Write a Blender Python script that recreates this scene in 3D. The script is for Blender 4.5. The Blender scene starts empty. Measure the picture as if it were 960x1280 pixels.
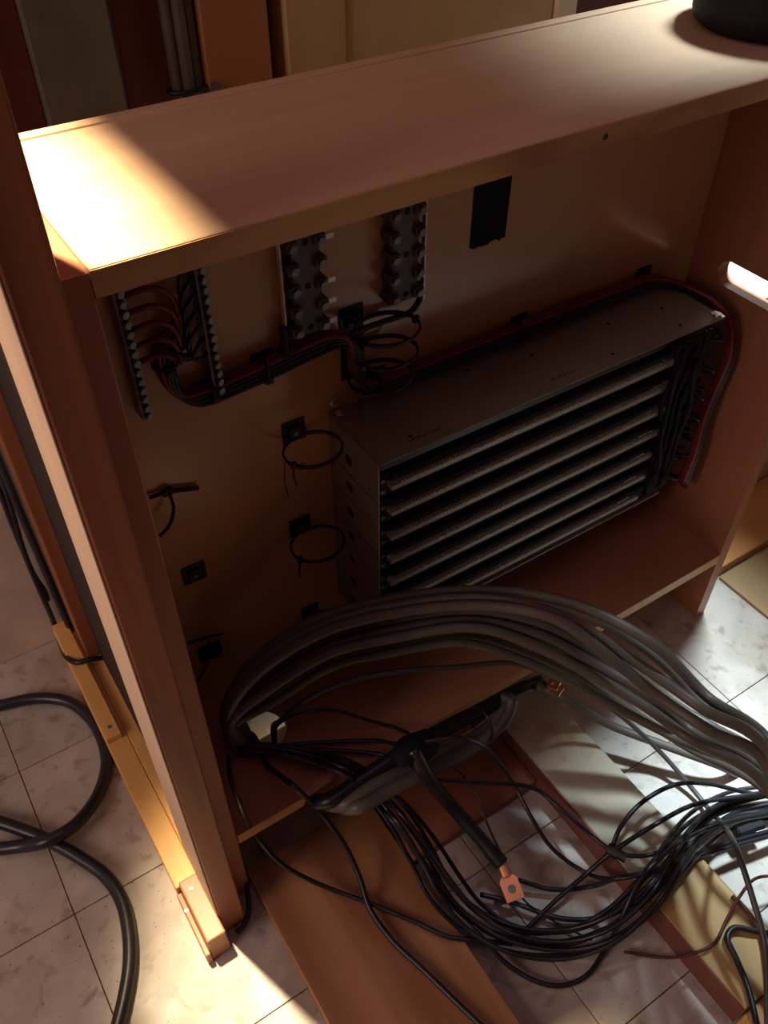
import bpy, bmesh, math, random
from mathutils import Vector, Matrix
random.seed(7)
scene = bpy.context.scene
C = scene.collection

# ------------------------------------------------------------------ camera
YAW, PITCH, F = 0.57598, 0.77782, 1093.166
CAM = Vector((-0.10427, -0.46764, 1.10559))
fwd = Vector((math.sin(YAW)*math.cos(PITCH), math.cos(YAW)*math.cos(PITCH), -math.sin(PITCH)))
right = Vector((math.cos(YAW), -math.sin(YAW), 0))
up = right.cross(fwd)
cd = bpy.data.cameras.new('camera'); cam = bpy.data.objects.new('camera', cd); C.objects.link(cam)
cd.sensor_fit = 'VERTICAL'; cd.sensor_height = 24.0; cd.lens = F/1280*24.0; cd.clip_start = 0.02
m = Matrix((right, up, -fwd)).transposed().to_4x4(); m.translation = CAM
cam.matrix_world = m
scene.camera = cam

def at(u, v, x=None, y=None, z=None):
    """photo pixel -> point on the given world plane"""
    d = right*((u-480)/F) + up*(-(v-640)/F) + fwd
    if x is not None: t = (x-CAM.x)/d.x
    elif y is not None: t = (y-CAM.y)/d.y
    else: t = (z-CAM.z)/d.z
    return CAM + d*t

# ------------------------------------------------------------------ light
scene.view_settings.view_transform = 'Standard'
scene.view_settings.look = 'None'
scene.view_settings.gamma = 1.0
scene.view_settings.exposure = 0.0
world = bpy.data.worlds.new('world'); scene.world = world; world.use_nodes = True
world.node_tree.nodes['Background'].inputs[0].default_value = (1.0, 0.52, 0.50, 1)
world.node_tree.nodes['Background'].inputs[1].default_value = 0.034

def light(name, kind, loc, target, energy, color, **kw):
    ld = bpy.data.lights.new(name, kind); ld.energy = energy; ld.color = color
    for k, v in kw.items(): setattr(ld, k, v)
    o = bpy.data.objects.new(name, ld); C.objects.link(o); o.location = loc
    o.rotation_euler = (Vector(target)-Vector(loc)).to_track_quat('-Z', 'Y').to_euler()
    return o
# warm work lamp hanging behind on the left, cool lamp above the right end, soft room light from the left
light('warm_lamp', 'SPOT', (-0.18, 0.46, 2.0), (-0.005, 0.115, 0.856), 640, (1.0, 0.78, 0.50), spot_size=math.radians(19.5), spot_blend=1.0, shadow_soft_size=0.035)
light('cool_lamp', 'SPOT', (1.05, 0.19, 2.2), (0.86, -0.06, 0.0), 560, (0.70, 0.88, 1.0), spot_size=math.radians(39.5), spot_blend=1.0, shadow_soft_size=0.11)
light('room_light', 'AREA', (-2.2, -0.25, 1.5), (-0.1, 0.2, 0.4), 21, (1.0, 0.73, 0.67), shape='RECTANGLE', size=1.0, size_y=1.0)
light('ceiling_light', 'AREA', (-0.1, -0.1, 2.7), (0.2, 0.05, 0.6), 4.0, (1.0, 0.56, 0.68), shape='RECTANGLE', size=1.4, size_y=1.4)

# ------------------------------------------------------------------ dimensions
H, W, D, ZS, T, YB = 0.856, 0.7957, 0.212, 0.147, 0.0194, 0.186
TILE = 0.2286; OX, OY = -0.19507, 0.0905

# ------------------------------------------------------------------ materials
def nmat(name):
    mt = bpy.data.materials.new(name); mt.use_nodes = True
    return mt, mt.node_tree, mt.node_tree.nodes['Principled BSDF']
def plain(name, col, rough=0.5, metal=0.0, var=0.0, scale=40, bump=0.0, spec=0.5):
    mt, nt, b = nmat(name)
    b.inputs['Roughness'].default_value = rough; b.inputs['Metallic'].default_value = metal
    b.inputs['Specular IOR Level'].default_value = spec
    tc = nt.nodes.new('ShaderNodeTexCoord'); n = nt.nodes.new('ShaderNodeTexNoise')
    n.inputs['Scale'].default_value = scale; n.inputs['Detail'].default_value = 5
    nt.links.new(tc.outputs['Object'], n.inputs['Vector'])
    r = nt.nodes.new('ShaderNodeValToRGB')
    r.color_ramp.elements[0].position = .3; r.color_ramp.elements[1].position = .7
    r.color_ramp.elements[0].color = (*[c*(1-var) for c in col], 1)
    r.color_ramp.elements[1].color = (*[min(1, c*(1+var)) for c in col], 1)
    nt.links.new(n.outputs['Fac'], r.inputs['Fac']); nt.links.new(r.outputs['Color'], b.inputs['Base Color'])
    if bump:
        bp = nt.nodes.new('ShaderNodeBump'); bp.inputs['Strength'].default_value = bump; bp.inputs['Distance'].default_value = .002
        nt.links.new(n.outputs['Fac'], bp.inputs['Height']); nt.links.new(bp.outputs['Normal'], b.inputs['Normal'])
    return mt
def wood(name, light_c, dark_c, axis='X', rough=0.4, across=55, along=2.2, contrast=.25, seed=0.0, wear=None, coat=0.0):
    mt, nt, b = nmat(name)
    tc = nt.nodes.new('ShaderNodeTexCoord'); mp = nt.nodes.new('ShaderNodeMapping')
    sc = [across]*3; sc['XYZ'.index(axis)] = along
    mp.inputs['Scale'].default_value = sc; mp.inputs['Location'].default_value = (seed, seed*1.7, seed*.6)
    nt.links.new(tc.outputs['Object'], mp.inputs['Vector'])
    n1 = nt.nodes.new('ShaderNodeTexNoise'); n1.inputs['Scale'].default_value = 1.0; n1.inputs['Detail'].default_value = 6; n1.inputs['Distortion'].default_value = .6
    nt.links.new(mp.outputs['Vector'], n1.inputs['Vector'])
    mp2 = nt.nodes.new('ShaderNodeMapping'); sc2 = [across*.16]*3; sc2['XYZ'.index(axis)] = along*.5
    mp2.inputs['Scale'].default_value = sc2; mp2.inputs['Location'].default_value = (seed*2.1, seed, seed)
    nt.links.new(tc.outputs['Object'], mp2.inputs['Vector'])
    n2 = nt.nodes.new('ShaderNodeTexNoise'); n2.inputs['Scale'].default_value = 1.0; n2.inputs['Detail'].default_value = 3; n2.inputs['Distortion'].default_value = 1.2
    nt.links.new(mp2.outputs['Vector'], n2.inputs['Vector'])
    mx = nt.nodes.new('ShaderNodeMix'); mx.data_type = 'FLOAT'; mx.inputs[0].default_value = .5
    nt.links.new(n1.outputs['Fac'], mx.inputs[2]); nt.links.new(n2.outputs['Fac'], mx.inputs[3])
    r = nt.nodes.new('ShaderNodeValToRGB')
    r.color_ramp.elements[0].position = .5-contrast; r.color_ramp.elements[1].position = .5+contrast
    r.color_ramp.elements[0].color = (*dark_c, 1); r.color_ramp.elements[1].color = (*light_c, 1)
    nt.links.new(mx.outputs[0], r.inputs['Fac'])
    colout = r.outputs['Color']
    if wear:                                       # blotches of paint / dirt with their own shape
        n3 = nt.nodes.new('ShaderNodeTexNoise'); n3.inputs['Scale'].default_value = wear[1]; n3.inputs['Detail'].default_value = 8
        nt.links.new(tc.outputs['Object'], n3.inputs['Vector'])
        r3 = nt.nodes.new('ShaderNodeValToRGB'); r3.color_ramp.elements[0].position = wear[2]; r3.color_ramp.elements[1].position = wear[2]+.12
        nt.links.new(n3.outputs['Fac'], r3.inputs['Fac'])
        m3 = nt.nodes.new('ShaderNodeMix'); m3.data_type = 'RGBA'; m3.inputs[7].default_value = (*wear[0], 1)
        nt.links.new(r3.outputs['Color'], m3.inputs[0]); nt.links.new(colout, m3.inputs[6]); colout = m3.outputs[2]
    nt.links.new(colout, b.inputs['Base Color'])
    b.inputs['Roughness'].default_value = rough
    b.inputs['Coat Weight'].default_value = coat; b.inputs['Coat Roughness'].default_value = .16
    bp = nt.nodes.new('ShaderNodeBump'); bp.inputs['Strength'].default_value = .12; bp.inputs['Distance'].default_value = .0006
    nt.links.new(n1.outputs['Fac'], bp.inputs['Height']); nt.links.new(bp.outputs['Normal'], b.inputs['Normal'])
    return mt
def tile_mat():
    mt, nt, b = nmat('vinyl_tile')
    g = nt.nodes.new('ShaderNodeNewGeometry'); oi = nt.nodes.new('ShaderNodeObjectInfo')
    def noise(scale, det, dist=0):
        n = nt.nodes.new('ShaderNodeTexNoise'); n.inputs['Scale'].default_value = scale; n.inputs['Detail'].default_value = det
        n.inputs['Distortion'].default_value = dist; nt.links.new(g.outputs['Position'], n.inputs['Vector']); return n
    def ramp(src, p0, c0, p1, c1):
        r = nt.nodes.new('ShaderNodeValToRGB'); r.color_ramp.elements[0].position = p0; r.color_ramp.elements[1].position = p1
        r.color_ramp.elements[0].color = (*c0, 1); r.color_ramp.elements[1].color = (*c1, 1)
        nt.links.new(src, r.inputs['Fac']); return r
    def mul(a, c, f=1.0):
        mm = nt.nodes.new('ShaderNodeMix'); mm.data_type = 'RGBA'; mm.blend_type = 'MULTIPLY'; mm.inputs[0].default_value = f
        nt.links.new(a, mm.inputs[6]); nt.links.new(c, mm.inputs[7]); return mm.outputs[2]
    base = ramp(noise(14, 6, 1.2).outputs['Fac'], .3, (.46, .41, .34), .7, (.60, .54, .46))
    c = mul(base.outputs['Color'], ramp(oi.outputs['Random'], 0, (.86, .84, .82), 1, (1, 1, 1)).outputs['Color'])
    c = mul(c, ramp(noise(38, 8, .4).outputs['Fac'], .30, (.55, .5, .45), .44, (1, 1, 1)).outputs['Color'], .8)
    c = mul(c, ramp(noise(4.5, 5, 2.0).outputs['Fac'], .34, (.78, .72, .64), .55, (1, 1, 1)).outputs['Color'], .8)
    c = mul(c, ramp(noise(210, 2).outputs['Fac'], .26, (.35, .3, .27), .31, (1, 1, 1)).outputs['Color'])
    nt.links.new(c, b.inputs['Base Color'])
    rr = ramp(noise(9, 4).outputs['Fac'], .3, (.35,)*3, .7, (.6,)*3); nt.links.new(rr.outputs['Color'], b.inputs['Roughness'])
    bp = nt.nodes.new('ShaderNodeBump'); bp.inputs['Strength'].default_value = .15; bp.inputs['Distance'].default_value = .001
    nt.links.new(noise(30, 6).outputs['Fac'], bp.inputs['Height']); nt.links.new(bp.outputs['Normal'], b.inputs['Normal'])
    return mt

M = {}
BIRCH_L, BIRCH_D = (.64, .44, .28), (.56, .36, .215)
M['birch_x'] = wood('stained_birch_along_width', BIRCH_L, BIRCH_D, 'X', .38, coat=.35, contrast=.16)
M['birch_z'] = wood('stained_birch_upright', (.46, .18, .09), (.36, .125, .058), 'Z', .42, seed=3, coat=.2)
M['shelf'] = wood('reddish_shelf', (.52, .24, .13), (.42, .17, .09), 'X', .42, seed=21, coat=.2)
M['gap_shade'] = plain('gap_shade_paint', (.018, .011, .009), .6, var=.2)  # shade of the gap between the posts, put into the colour
M['back'] = wood('back_panel_birch', (.64, .335, .155), (.56, .275, .12), 'Z', .36, seed=5, across=40, coat=1.0)
M['edge'] = wood('front_edge_wood', (.64, .35, .14), (.40, .17, .055), 'X', .45, across=20, along=4, seed=8, contrast=.07)
M['post'] = wood('dark_fir_post', (.40, .132, .052), (.22, .064, .026), 'Z', .5, across=45, seed=11, contrast=.11)
M['runner'] = wood('orange_pine', (.86, .52, .17), (.66, .34, .09), 'Y', .45, across=40, seed=2, wear=((.30, .17, .08), 70, .66))
M['pale_pine'] = wood('pale_pine', (.80, .66, .46), (.66, .48, .28), 'Y', .4, across=40, seed=4)
M['block'] = wood('red_brown_block', (.46, .22, .09), (.30, .12, .05), 'Y', .4, across=40, seed=24)
M['floor_board'] = wood('brown_floor_board', (.56, .29, .12), (.33, .14, .055), 'Y', .5, across=22, seed=6, contrast=.09)
M['yellow_stud'] = wood('yellow_stud', (.62, .44, .19), (.48, .30, .10), 'Y', .6, across=35, seed=9)
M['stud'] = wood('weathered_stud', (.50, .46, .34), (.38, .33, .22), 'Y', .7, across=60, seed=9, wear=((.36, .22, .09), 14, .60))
M['red_floor'] = wood('red_floor_board', (.30, .105, .055), (.20, .062, .032), 'X', .5, across=25, seed=41, contrast=.1)
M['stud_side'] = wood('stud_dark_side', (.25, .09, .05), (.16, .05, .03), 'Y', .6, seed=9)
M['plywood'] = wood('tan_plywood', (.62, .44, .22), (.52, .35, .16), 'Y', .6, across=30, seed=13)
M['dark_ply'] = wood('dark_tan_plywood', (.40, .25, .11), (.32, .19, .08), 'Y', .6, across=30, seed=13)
M['pale_face'] = wood('pale_pink_face', (.54, .37, .28), (.45, .30, .22), 'Z', .5, seed=31)
M['plank'] = wood('orange_plank', (.60, .27, .08), (.45, .18, .05), 'X', .5, seed=14)
M['tan_board'] = wood('tan_wall_board', (.62, .42, .19), (.52, .32, .12), 'Z', .55, seed=15)
M['brown_board'] = wood('brown_wall_board', (.46, .20, .08), (.36, .14, .05), 'Z', .55, seed=16)
M['red_board'] = wood('dark_red_wall_board', (.20, .06, .045), (.14, .04, .03), 'Z', .6, seed=17)
M['grey_panel'] = plain('grey_green_panel', (.20, .19, .14), .7, var=.12, scale=25)
M['beige_panel'] = plain('dirty_beige_panel', (.72, .60, .47), .6, var=.2, scale=9, bump=.2)
M['plaster'] = plain('painted_wall', (.60, .56, .50), .8, var=.05, scale=6)
M['grout'] = plain('dark_joint', (.07, .06, .05), .9, var=.2)
M['tile'] = tile_mat()
M['black'] = plain('black_plastic', (.012, .011, .012), .42, var=.2, scale=90)
M['rubber'] = plain('black_cable_jacket', (.016, .015, .019), .36, var=.2, scale=120)
M['case'] = plain('black_matte_case', (.007, .006, .006), .7, spec=.25, var=.25, scale=150, bump=.2)
M['red'] = plain('dark_red_insulation', (.20, .012, .016), .42, var=.15)
M['grey_cable'] = plain('grey_cable_jacket', (.115, .102, .078), .45, var=.12, scale=30)
M['brown_wire'] = plain('red_brown_wire', (.10, .025, .014), .5)
M['metal'] = plain('dull_zinc', (.23, .225, .21), .42, .8, var=.25, scale=30)
M['plate'] = plain('grey_sheet_metal', (.36, .32, .285), .5, .25, var=.08, scale=12)
M['bright'] = plain('bright_screw', (.75, .75, .76), .25, 1.0)
M['dark_hole'] = plain('dark_socket', (.008, .007, .007), .8)
M['strip'] = plain('pale_contact_strip', (.44, .38, .31), .5, .2, var=.12, scale=300)
M['phenolic'] = plain('grey_brown_block', (.12, .10, .082), .5, .15, var=.3, scale=120)
M['tab'] = plain('tinned_tab', (.80, .72, .68), .35, .5)
M['copper'] = plain('copper', (.85, .36, .18), .34, .85, var=.1)
M['tape'] = plain('black_tape', (.006, .007, .012), .75, spec=.2)
M['ink'] = plain('dark_ink', (.03, .025, .022), .7)

# ------------------------------------------------------------------ helpers
def finish(name, bm, mat, parent=None, smooth=False):
    bmesh.ops.recalc_face_normals(bm, faces=bm.faces)
    org = Vector((0, 0, 0))
    if parent is not None:
        org = WORLD[parent.name]
    else:
        xs = [v.co for v in bm.verts]
        org = Vector(((min(c.x for c in xs)+max(c.x for c in xs))/2, (min(c.y for c in xs)+max(c.y for c in xs))/2, min(c.z for c in xs)))
    bmesh.ops.translate(bm, verts=bm.verts, vec=-org)
    me = bpy.data.meshes.new(name); bm.to_mesh(me); bm.free()
    me.materials.append(M[mat] if isinstance(mat, str) else mat)
    if smooth:
        for p in me.polygons: p.use_smooth = True
    o = bpy.data.objects.new(name, me); C.objects.link(o)
    if parent is not None: o.parent = parent
    else: o.location = org
    WORLD[o.name] = org.copy()
    return o
WORLD = {}
def tag(o, label=None, cat=None, group=None, kind=None):
    if label: o['label'] = label
    if cat: o['category'] = cat
    if group: o['group'] = group
    if kind: o['kind'] = kind
    return o
def empty(name, loc, label=None, cat=None, group=None):
    o = bpy.data.objects.new(name, None); C.objects.link(o); o.location = loc; o.empty_display_size = .02
    WORLD[o.name] = Vector(loc)
    return tag(o, label, cat, group)
def add_box(bm, x0, x1, y0, y1, z0, z1, bev=0.0, seg=1):
    r = bmesh.ops.create_cube(bm, size=1.0)
    bmesh.ops.scale(bm, verts=r['verts'], vec=(x1-x0, y1-y0, z1-z0))
    bmesh.ops.translate(bm, verts=r['verts'], vec=((x0+x1)/2, (y0+y1)/2, (z0+z1)/2))
    if bev:
        es = list({e for v in r['verts'] for e in v.link_edges})
        bmesh.ops.bevel(bm, geom=es, offset=bev, segments=seg, affect='EDGES', profile=.5)
def box(name, x0, x1, y0, y1, z0, z1, mat, parent=None, bev=.0015, seg=2):
    bm = bmesh.new(); add_box(bm, x0, x1, y0, y1, z0, z1, bev, seg)
    return finish(name, bm, mat, parent)
def add_cyl(bm, p, axis, r, h, seg=12, r2=None, bev=0):
    axis = Vector(axis).normalized()
    q = axis.to_track_quat('Z', 'Y').to_matrix().to_4x4(); q.translation = Vector(p)+axis*h/2
    res = bmesh.ops.create_cone(bm, cap_ends=True, segments=seg, radius1=r, radius2=r if r2 is None else r2, depth=h, matrix=q)
    if bev:
        es = [e for e in {e for v in res['verts'] for e in v.link_edges} if any(len(f.verts) > 4 for f in e.link_faces)]
        bmesh.ops.bevel(bm, geom=es, offset=bev, segments=2, affect='EDGES')
def cyl(name, p, axis, r, h, mat, parent=None, seg=12, r2=None, bev=0):
    bm = bmesh.new(); add_cyl(bm, p, axis, r, h, seg, r2, bev); return finish(name, bm, mat, parent)
def spline(pts, n=7):
    pts = [Vector(p) for p in pts]
    P = [pts[0]*2-pts[1]] + pts + [pts[-1]*2-pts[-2]]
    out = []
    for i in range(1, len(P)-2):
        p0, p1, p2, p3 = P[i-1], P[i], P[i+1], P[i+2]
        # centripetal Catmull-Rom keeps uneven spacing from looping
        def tj(t, a, b): return t+max((b-a).length, 1e-5)**.5
        t0 = 0; t1 = tj(t0, p0, p1); t2 = tj(t1, p1, p2); t3 = tj(t2, p2, p3)
        for k in range(n):
            t = t1+(t2-t1)*k/n
            a1 = p0*((t1-t)/(t1-t0))+p1*((t-t0)/(t1-t0)); a2 = p1*((t2-t)/(t2-t1))+p2*((t-t1)/(t2-t1)); a3 = p2*((t3-t)/(t3-t2))+p3*((t-t2)/(t3-t2))
            b1 = a1*((t2-t)/(t2-t0))+a2*((t-t0)/(t2-t0)); b2 = a2*((t3-t)/(t3-t1))+a3*((t-t1)/(t3-t1))
            out.append(b1*((t2-t)/(t2-t1))+b2*((t-t1)/(t2-t1)))
    out.append(pts[-1])
    return out
def add_tube(bm, pts, r, sides=8, closed=False, flat=None):
    n = len(pts); rings = []
    T0 = (pts[1]-pts[0]).normalized()
    ref = Vector((0, 0, 1)) if abs(T0.z) < .9 else Vector((1, 0, 0))
    N = T0.cross(ref).normalized()
    for i in range(n):
        if closed: t = (pts[(i+1) % n]-pts[i-1]).normalized()
        else: t = (pts[min(i+1, n-1)]-pts[max(i-1, 0)]).normalized()
        N = (N-t*N.dot(t)); N = N.normalized() if N.length > 1e-6 else t.orthogonal().normalized()
        B = t.cross(N)
        ring = []
        for k in range(sides):
            a = 2*math.pi*k/sides
            if flat: off = Vector((0, 0, 1))*math.sin(a)*flat[1] + (t.cross(Vector((0, 0, 1))).normalized() if abs(t.z) < .95 else N)*math.cos(a)*flat[0]
            else: off = (N*math.cos(a)+B*math.sin(a))*r
            ring.append(bm.verts.new(pts[i]+off))
        rings.append(ring)
    for i in range(n if closed else n-1):
        a, b = rings[i], rings[(i+1) % n]
        for k in range(sides):
            bm.faces.new((a[k], a[(k+1) % sides], b[(k+1) % sides], b[k]))
    if not closed:
        bm.faces.new(rings[0][::-1]); bm.faces.new(rings[-1])
def tube(name, pts, r, mat, parent=None, sides=8, n=7):
    bm = bmesh.new(); add_tube(bm, spline(pts, n), r, sides); return finish(name, bm, mat, parent, smooth=True)
def px(*rows):
    """rows of (u, v, plane, value)"""
    return [at(u, v, **{k: val}) for (u, v, k, val) in rows]
def holed_plate(name, outer, holes, to3, thick_vec, mat, parent=None):
    bm = bmesh.new(); edges = []
    for loop in [outer]+holes:
        vs = [bm.verts.new(to3(*p)) for p in loop]
        edges += [bm.edges.new((vs[i], vs[(i+1) % len(vs)])) for i in range(len(vs))]
    bmesh.ops.triangle_fill(bm, use_beauty=True, use_dissolve=False, edges=edges)
    r = bmesh.ops.extrude_face_region(bm, geom=list(bm.faces))
    bmesh.ops.translate(bm, verts=[g for g in r['geom'] if isinstance(g, bmesh.types.BMVert)], vec=thick_vec)
    return finish(name, bm, mat, parent)
def circle(cx, cy, r, n=24): return [(cx+r*math.cos(2*math.pi*i/n), cy+r*math.sin(2*math.pi*i/n)) for i in range(n)]

# ------------------------------------------------------------------ room
floor = box('floor', -1.4, 2.7, -1.3, 2.6, -.06, -.0035, 'grout', bev=0); tag(floor, kind='structure', label='worn beige floor of square vinyl tiles')
i0, i1, j0, j1 = -5, 12, -6, 10
tile0 = None
for i in range(i0, i1):
    for j in range(j0, j1):
        x, y = OX+i*TILE, OY+j*TILE
        if tile0 is None:
            tile0 = box('tile', x+.0006, x+TILE-.0006, y+.0006, y+TILE-.0006, -.0035, 0, 'tile', floor, bev=.0005, seg=1)
            tb = (x, y)
        else:
            t = tile0.copy(); C.objects.link(t); t.parent = floor; t.location = (x-tb[0], y-tb[1], random.uniform(-.0003, .0002))
wall = box('wall_back', -1.4, 2.7, .60, .66, 0, 2.6, 'plaster', bev=0); tag(wall, kind='structure', label='back wall lined with upright boards')
for nm, a, b, y, mt, z1 in [('panel', -.75, .062, .515, 'beige_panel', 1.5), ('board', .064, .115, .530, 'red_board', 1.5), ('panel', .115, .200, .515, 'grey_panel', 1.5),
                  ('board', .200, .298, .545, 'red_board', 1.5), ('board', .298, .379, .515, 'brown_board', 1.5), ('board', .379, .401, .555, 'red_board', 1.5),
                  ('board', .401, .4805, .515, 'tan_board', 1.5), ('panel', .4815, .812, .520, 'plywood', 1.5), ('board', .813, .848, .512, 'pale_pine', 1.5), ('board', .85, 1.35, .53, 'red_board', 1.5)]:
    box(nm, a, b, y, .599, 0, z1, mt, wall, bev=.0015, seg=1)
M['slot_glow'], _nt, _b = nmat('slot_glow_pane')
_b.inputs['Base Color'].default_value = (.9, .95, 1, 1); _b.inputs['Emission Color'].default_value = (1.0, .98, .9, 1); _b.inputs['Emission Strength'].default_value = 3.0  # made-up glow, there to look bright through the handle slot
dr = box('glow_door_1', 1.36, 2.16, .565, .5995, 0, 2.0, 'pale_pine', bev=.003); tag(dr, kind='structure')  # added door that carries the glowing sheet behind the handle slot
box('pane', 1.42, 2.10, .560, .5655, .03, 1.0, 'slot_glow', dr, bev=0)  # emissive sheet added so the handle slot looks onto something bright
hs = box('shade_shelf', .968, 1.60, -.10, .598, 1.30, 1.32, 'birch_x'); tag(hs, 'added unseen shelf that shades the floor right of the cabinet', 'shelf')  # added out of view to keep the cool lamp off the plywood sheet
wr = box('wall_right', 2.64, 2.70, -1.3, 2.6, 0, 2.6, 'plaster', bev=0); tag(wr, kind='structure')

# ------------------------------------------------------------------ cabinet
cab = empty('cabinet', (W/2, D/2, 0), 'open-fronted stained wooden cabinet on its feet, filled with wiring', 'cabinet')
bm = bmesh.new(); add_box(bm, 0, W, 0, D, H-T, H, .0012, 2)
top = finish('top_board', bm, 'birch_x', cab)
box('edge_band', 0, W, -.0006, .0004, H-T+.0008, H-.001, 'edge', top, bev=0)
box('rear_lip', 0, W, D-.010, D+.002, H-.006, H+.0018, 'birch_x', top, bev=.001)
cyl('knot', at(757, 171, y=-.0006)+Vector((0, .0004, 0)), (0, -1, 0), .0026, .0005, 'ink', top, seg=8)
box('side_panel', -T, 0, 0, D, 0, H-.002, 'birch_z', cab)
slot = []
sy0, sy1, sz, sr = .024, .143, .549, .0168
for k in range(13):
    a = -math.pi/2+math.pi*k/12; slot.append((sy1-sr+sr*math.cos(a), sz+sr*math.sin(a)))
for k in range(13):
    a = math.pi/2+math.pi*k/12; slot.append((sy0+sr+sr*math.cos(a), sz+sr*math.sin(a)))
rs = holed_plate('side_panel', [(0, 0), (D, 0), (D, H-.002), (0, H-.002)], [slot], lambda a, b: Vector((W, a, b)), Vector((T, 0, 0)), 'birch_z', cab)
tag(rs, label='right side panel with a rounded handle slot')
box('back_panel', .0005, W-.0005, YB, YB+.016, ZS-T, H-T-.0005, 'back', cab, bev=0)
sh = holed_plate('shelf', [(.0005, .0003), (W-.0005, .0003), (W-.0005, YB-.0005), (.0005, YB-.0005)], [circle(.082, .112, .038, 28), circle(.64, .10, .03, 24)][:1],
                 lambda a, b: Vector((a, b, ZS-T)), Vector((0, 0, T)), 'shelf', cab)
box('edge_band', .001, W-.001, -.0006, .0004, ZS-T+.0005, ZS-.0005, 'edge', sh, bev=0)

# ------------------------------------------------------------------ timber frame left of the cabinet
fr = empty('timber_frame', (-.05, .2, 0), 'dark timber frame of tall posts and runner at the cabinet\'s left end', 'frame')
box('post', -.0502, -.0218, -.0305, .064, .0002, 1.40, 'post', fr, bev=.002)
box('pale_face', -.0517, -.0503, -.0295, .063, .0525, 1.399, 'pale_face', fr, bev=.0004, seg=1)
box('post', -.0515, -.0295, .418, .470, .0385, 1.40, 'post', fr, bev=.002)
box('runner', -.0795, -.0505, .0335, .56*.9, .0002, .038, 'runner', fr)
box('inner_runner', -.0503, -.021, .0655, .51, .0002, .038, 'runner', fr)
cl = box('cleat', -.0785, -.0565, .266, .50, .0382, .050, 'runner', fr)
blk = box('end_block', -.0745, -.0506, -.050, .0325, .0002, .052, 'block', fr, bev=.002)
box('ledge', -.0815, -.0747, -.053, .0325, .0002, .026, 'block', fr)
for p in [(-.064, .017, .052), (-.067, .283, .050), (-.0785, .008, .026)]:
    cyl('screw', p, (0, 0, 1), .0027, .0009, 'metal', fr, seg=12)
cyl('screw', (-.036, -.0305, .010), (0, -1, 0), .004, .003, 'bright', fr, seg=10)
box('gap_shade_panel', -.034, -.0225, .0645, .4175, .0385, .84, 'gap_shade', fr)  # added sheet; its near-black colour stands in for shade between the posts
box('shade_rail', -.055, .56, .18, .47, 1.4002, 1.42, 'birch_x', fr)  # unseen rail, arm and panel, added to shape the lamp shadows
box('shade_arm', .5602, .60, .0, .47, 1.4002, 1.42, 'birch_x', fr)
box('shade_panel', .6002, .822, -.40, .095, 1.4002, 1.42, 'birch_x', fr)

# ------------------------------------------------------------------ black canister on top
cx, cy = .692, .093
prof = [(.0, .0), (.060, 0), (.067, .0012), (.0725, .006), (.0748, .013), (.0752, .030), (.0742, .033), (.0742, .039), (.0765, .042), (.0780, .052), (.0768, .064), (.0742, .068), (.0742, .115), (.070, .127), (.0, .130)]
def lathe(name, prof, c, mat, parent=None, seg=40):
    bm = bmesh.new(); rings = []
    for r, z in prof:
        if r == 0: rings.append([bm.verts.new(Vector((c[0], c[1], c[2]+z)))])
        else: rings.append([bm.verts.new(Vector((c[0]+r*math.cos(2*math.pi*k/seg), c[1]+r*math.sin(2*math.pi*k/seg), c[2]+z))) for k in range(seg)])
    for a, b in zip(rings, rings[1:]):
        for k in range(seg):
            if len(a) == 1: bm.faces.new((a[0], b[k], b[(k+1) % seg]))
            elif len(b) == 1: bm.faces.new((a[k], a[(k+1) % seg], b[0]))
            else: bm.faces.new((a[k], a[(k+1) % seg], b[(k+1) % seg], b[k]))
    return finish(name, bm, mat, parent, smooth=True)
ca = empty('canister', (cx, cy, H), 'round black case with soft edges standing on the cabinet top', 'case')
lathe('body', prof, (cx, cy, H), 'case', ca)
bm = bmesh.new(); add_tube(bm, [Vector((cx+.0775*math.cos(a), cy+.0775*math.sin(a), H+.052)) for a in [2*math.pi*k/40 for k in range(40)]], .0035, 8, closed=True)
finish('rim', bm, 'black', ca, smooth=True)

# ------------------------------------------------------------------ switch rack
RX0, RX1, RY0, RY1, RZ1 = .249, .750, .083, YB-.0006, .526
PITCHZ = .0386; NM = 7; RZ0 = RZ1-.018-NM*PITCHZ
rk = empty('switch_rack', ((RX0+RX1)/2, (RY0+RY1)/2, RZ0), 'grey metal rack of seven black contact rows fixed to the back panel', 'rack')
tp = box('top_plate', RX0, RX1, RY0, RY1, RZ1-.0018, RZ1, 'plate', rk, bev=.0006, seg=1)
box('front_lip', RX0, RX1, RY0, RY0+.0015, RZ1-.008, RZ1-.0019, 'black', tp, bev=0)
box('bottom_plate', RX0, RX1-.02, RY0+.004, RY1, RZ0, RZ0+.002, 'plate', rk, bev=0)
for x, y in [(.30, .105), (.42, .165), (.50, .15), (.58, .10), (.62, .15), (.70, .14), (.69, .10)]:
    cyl('hole', (x, y, RZ1-.0001), (0, 0, 1), .0022, .0003, 'dark_hole', tp, seg=10)
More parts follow.
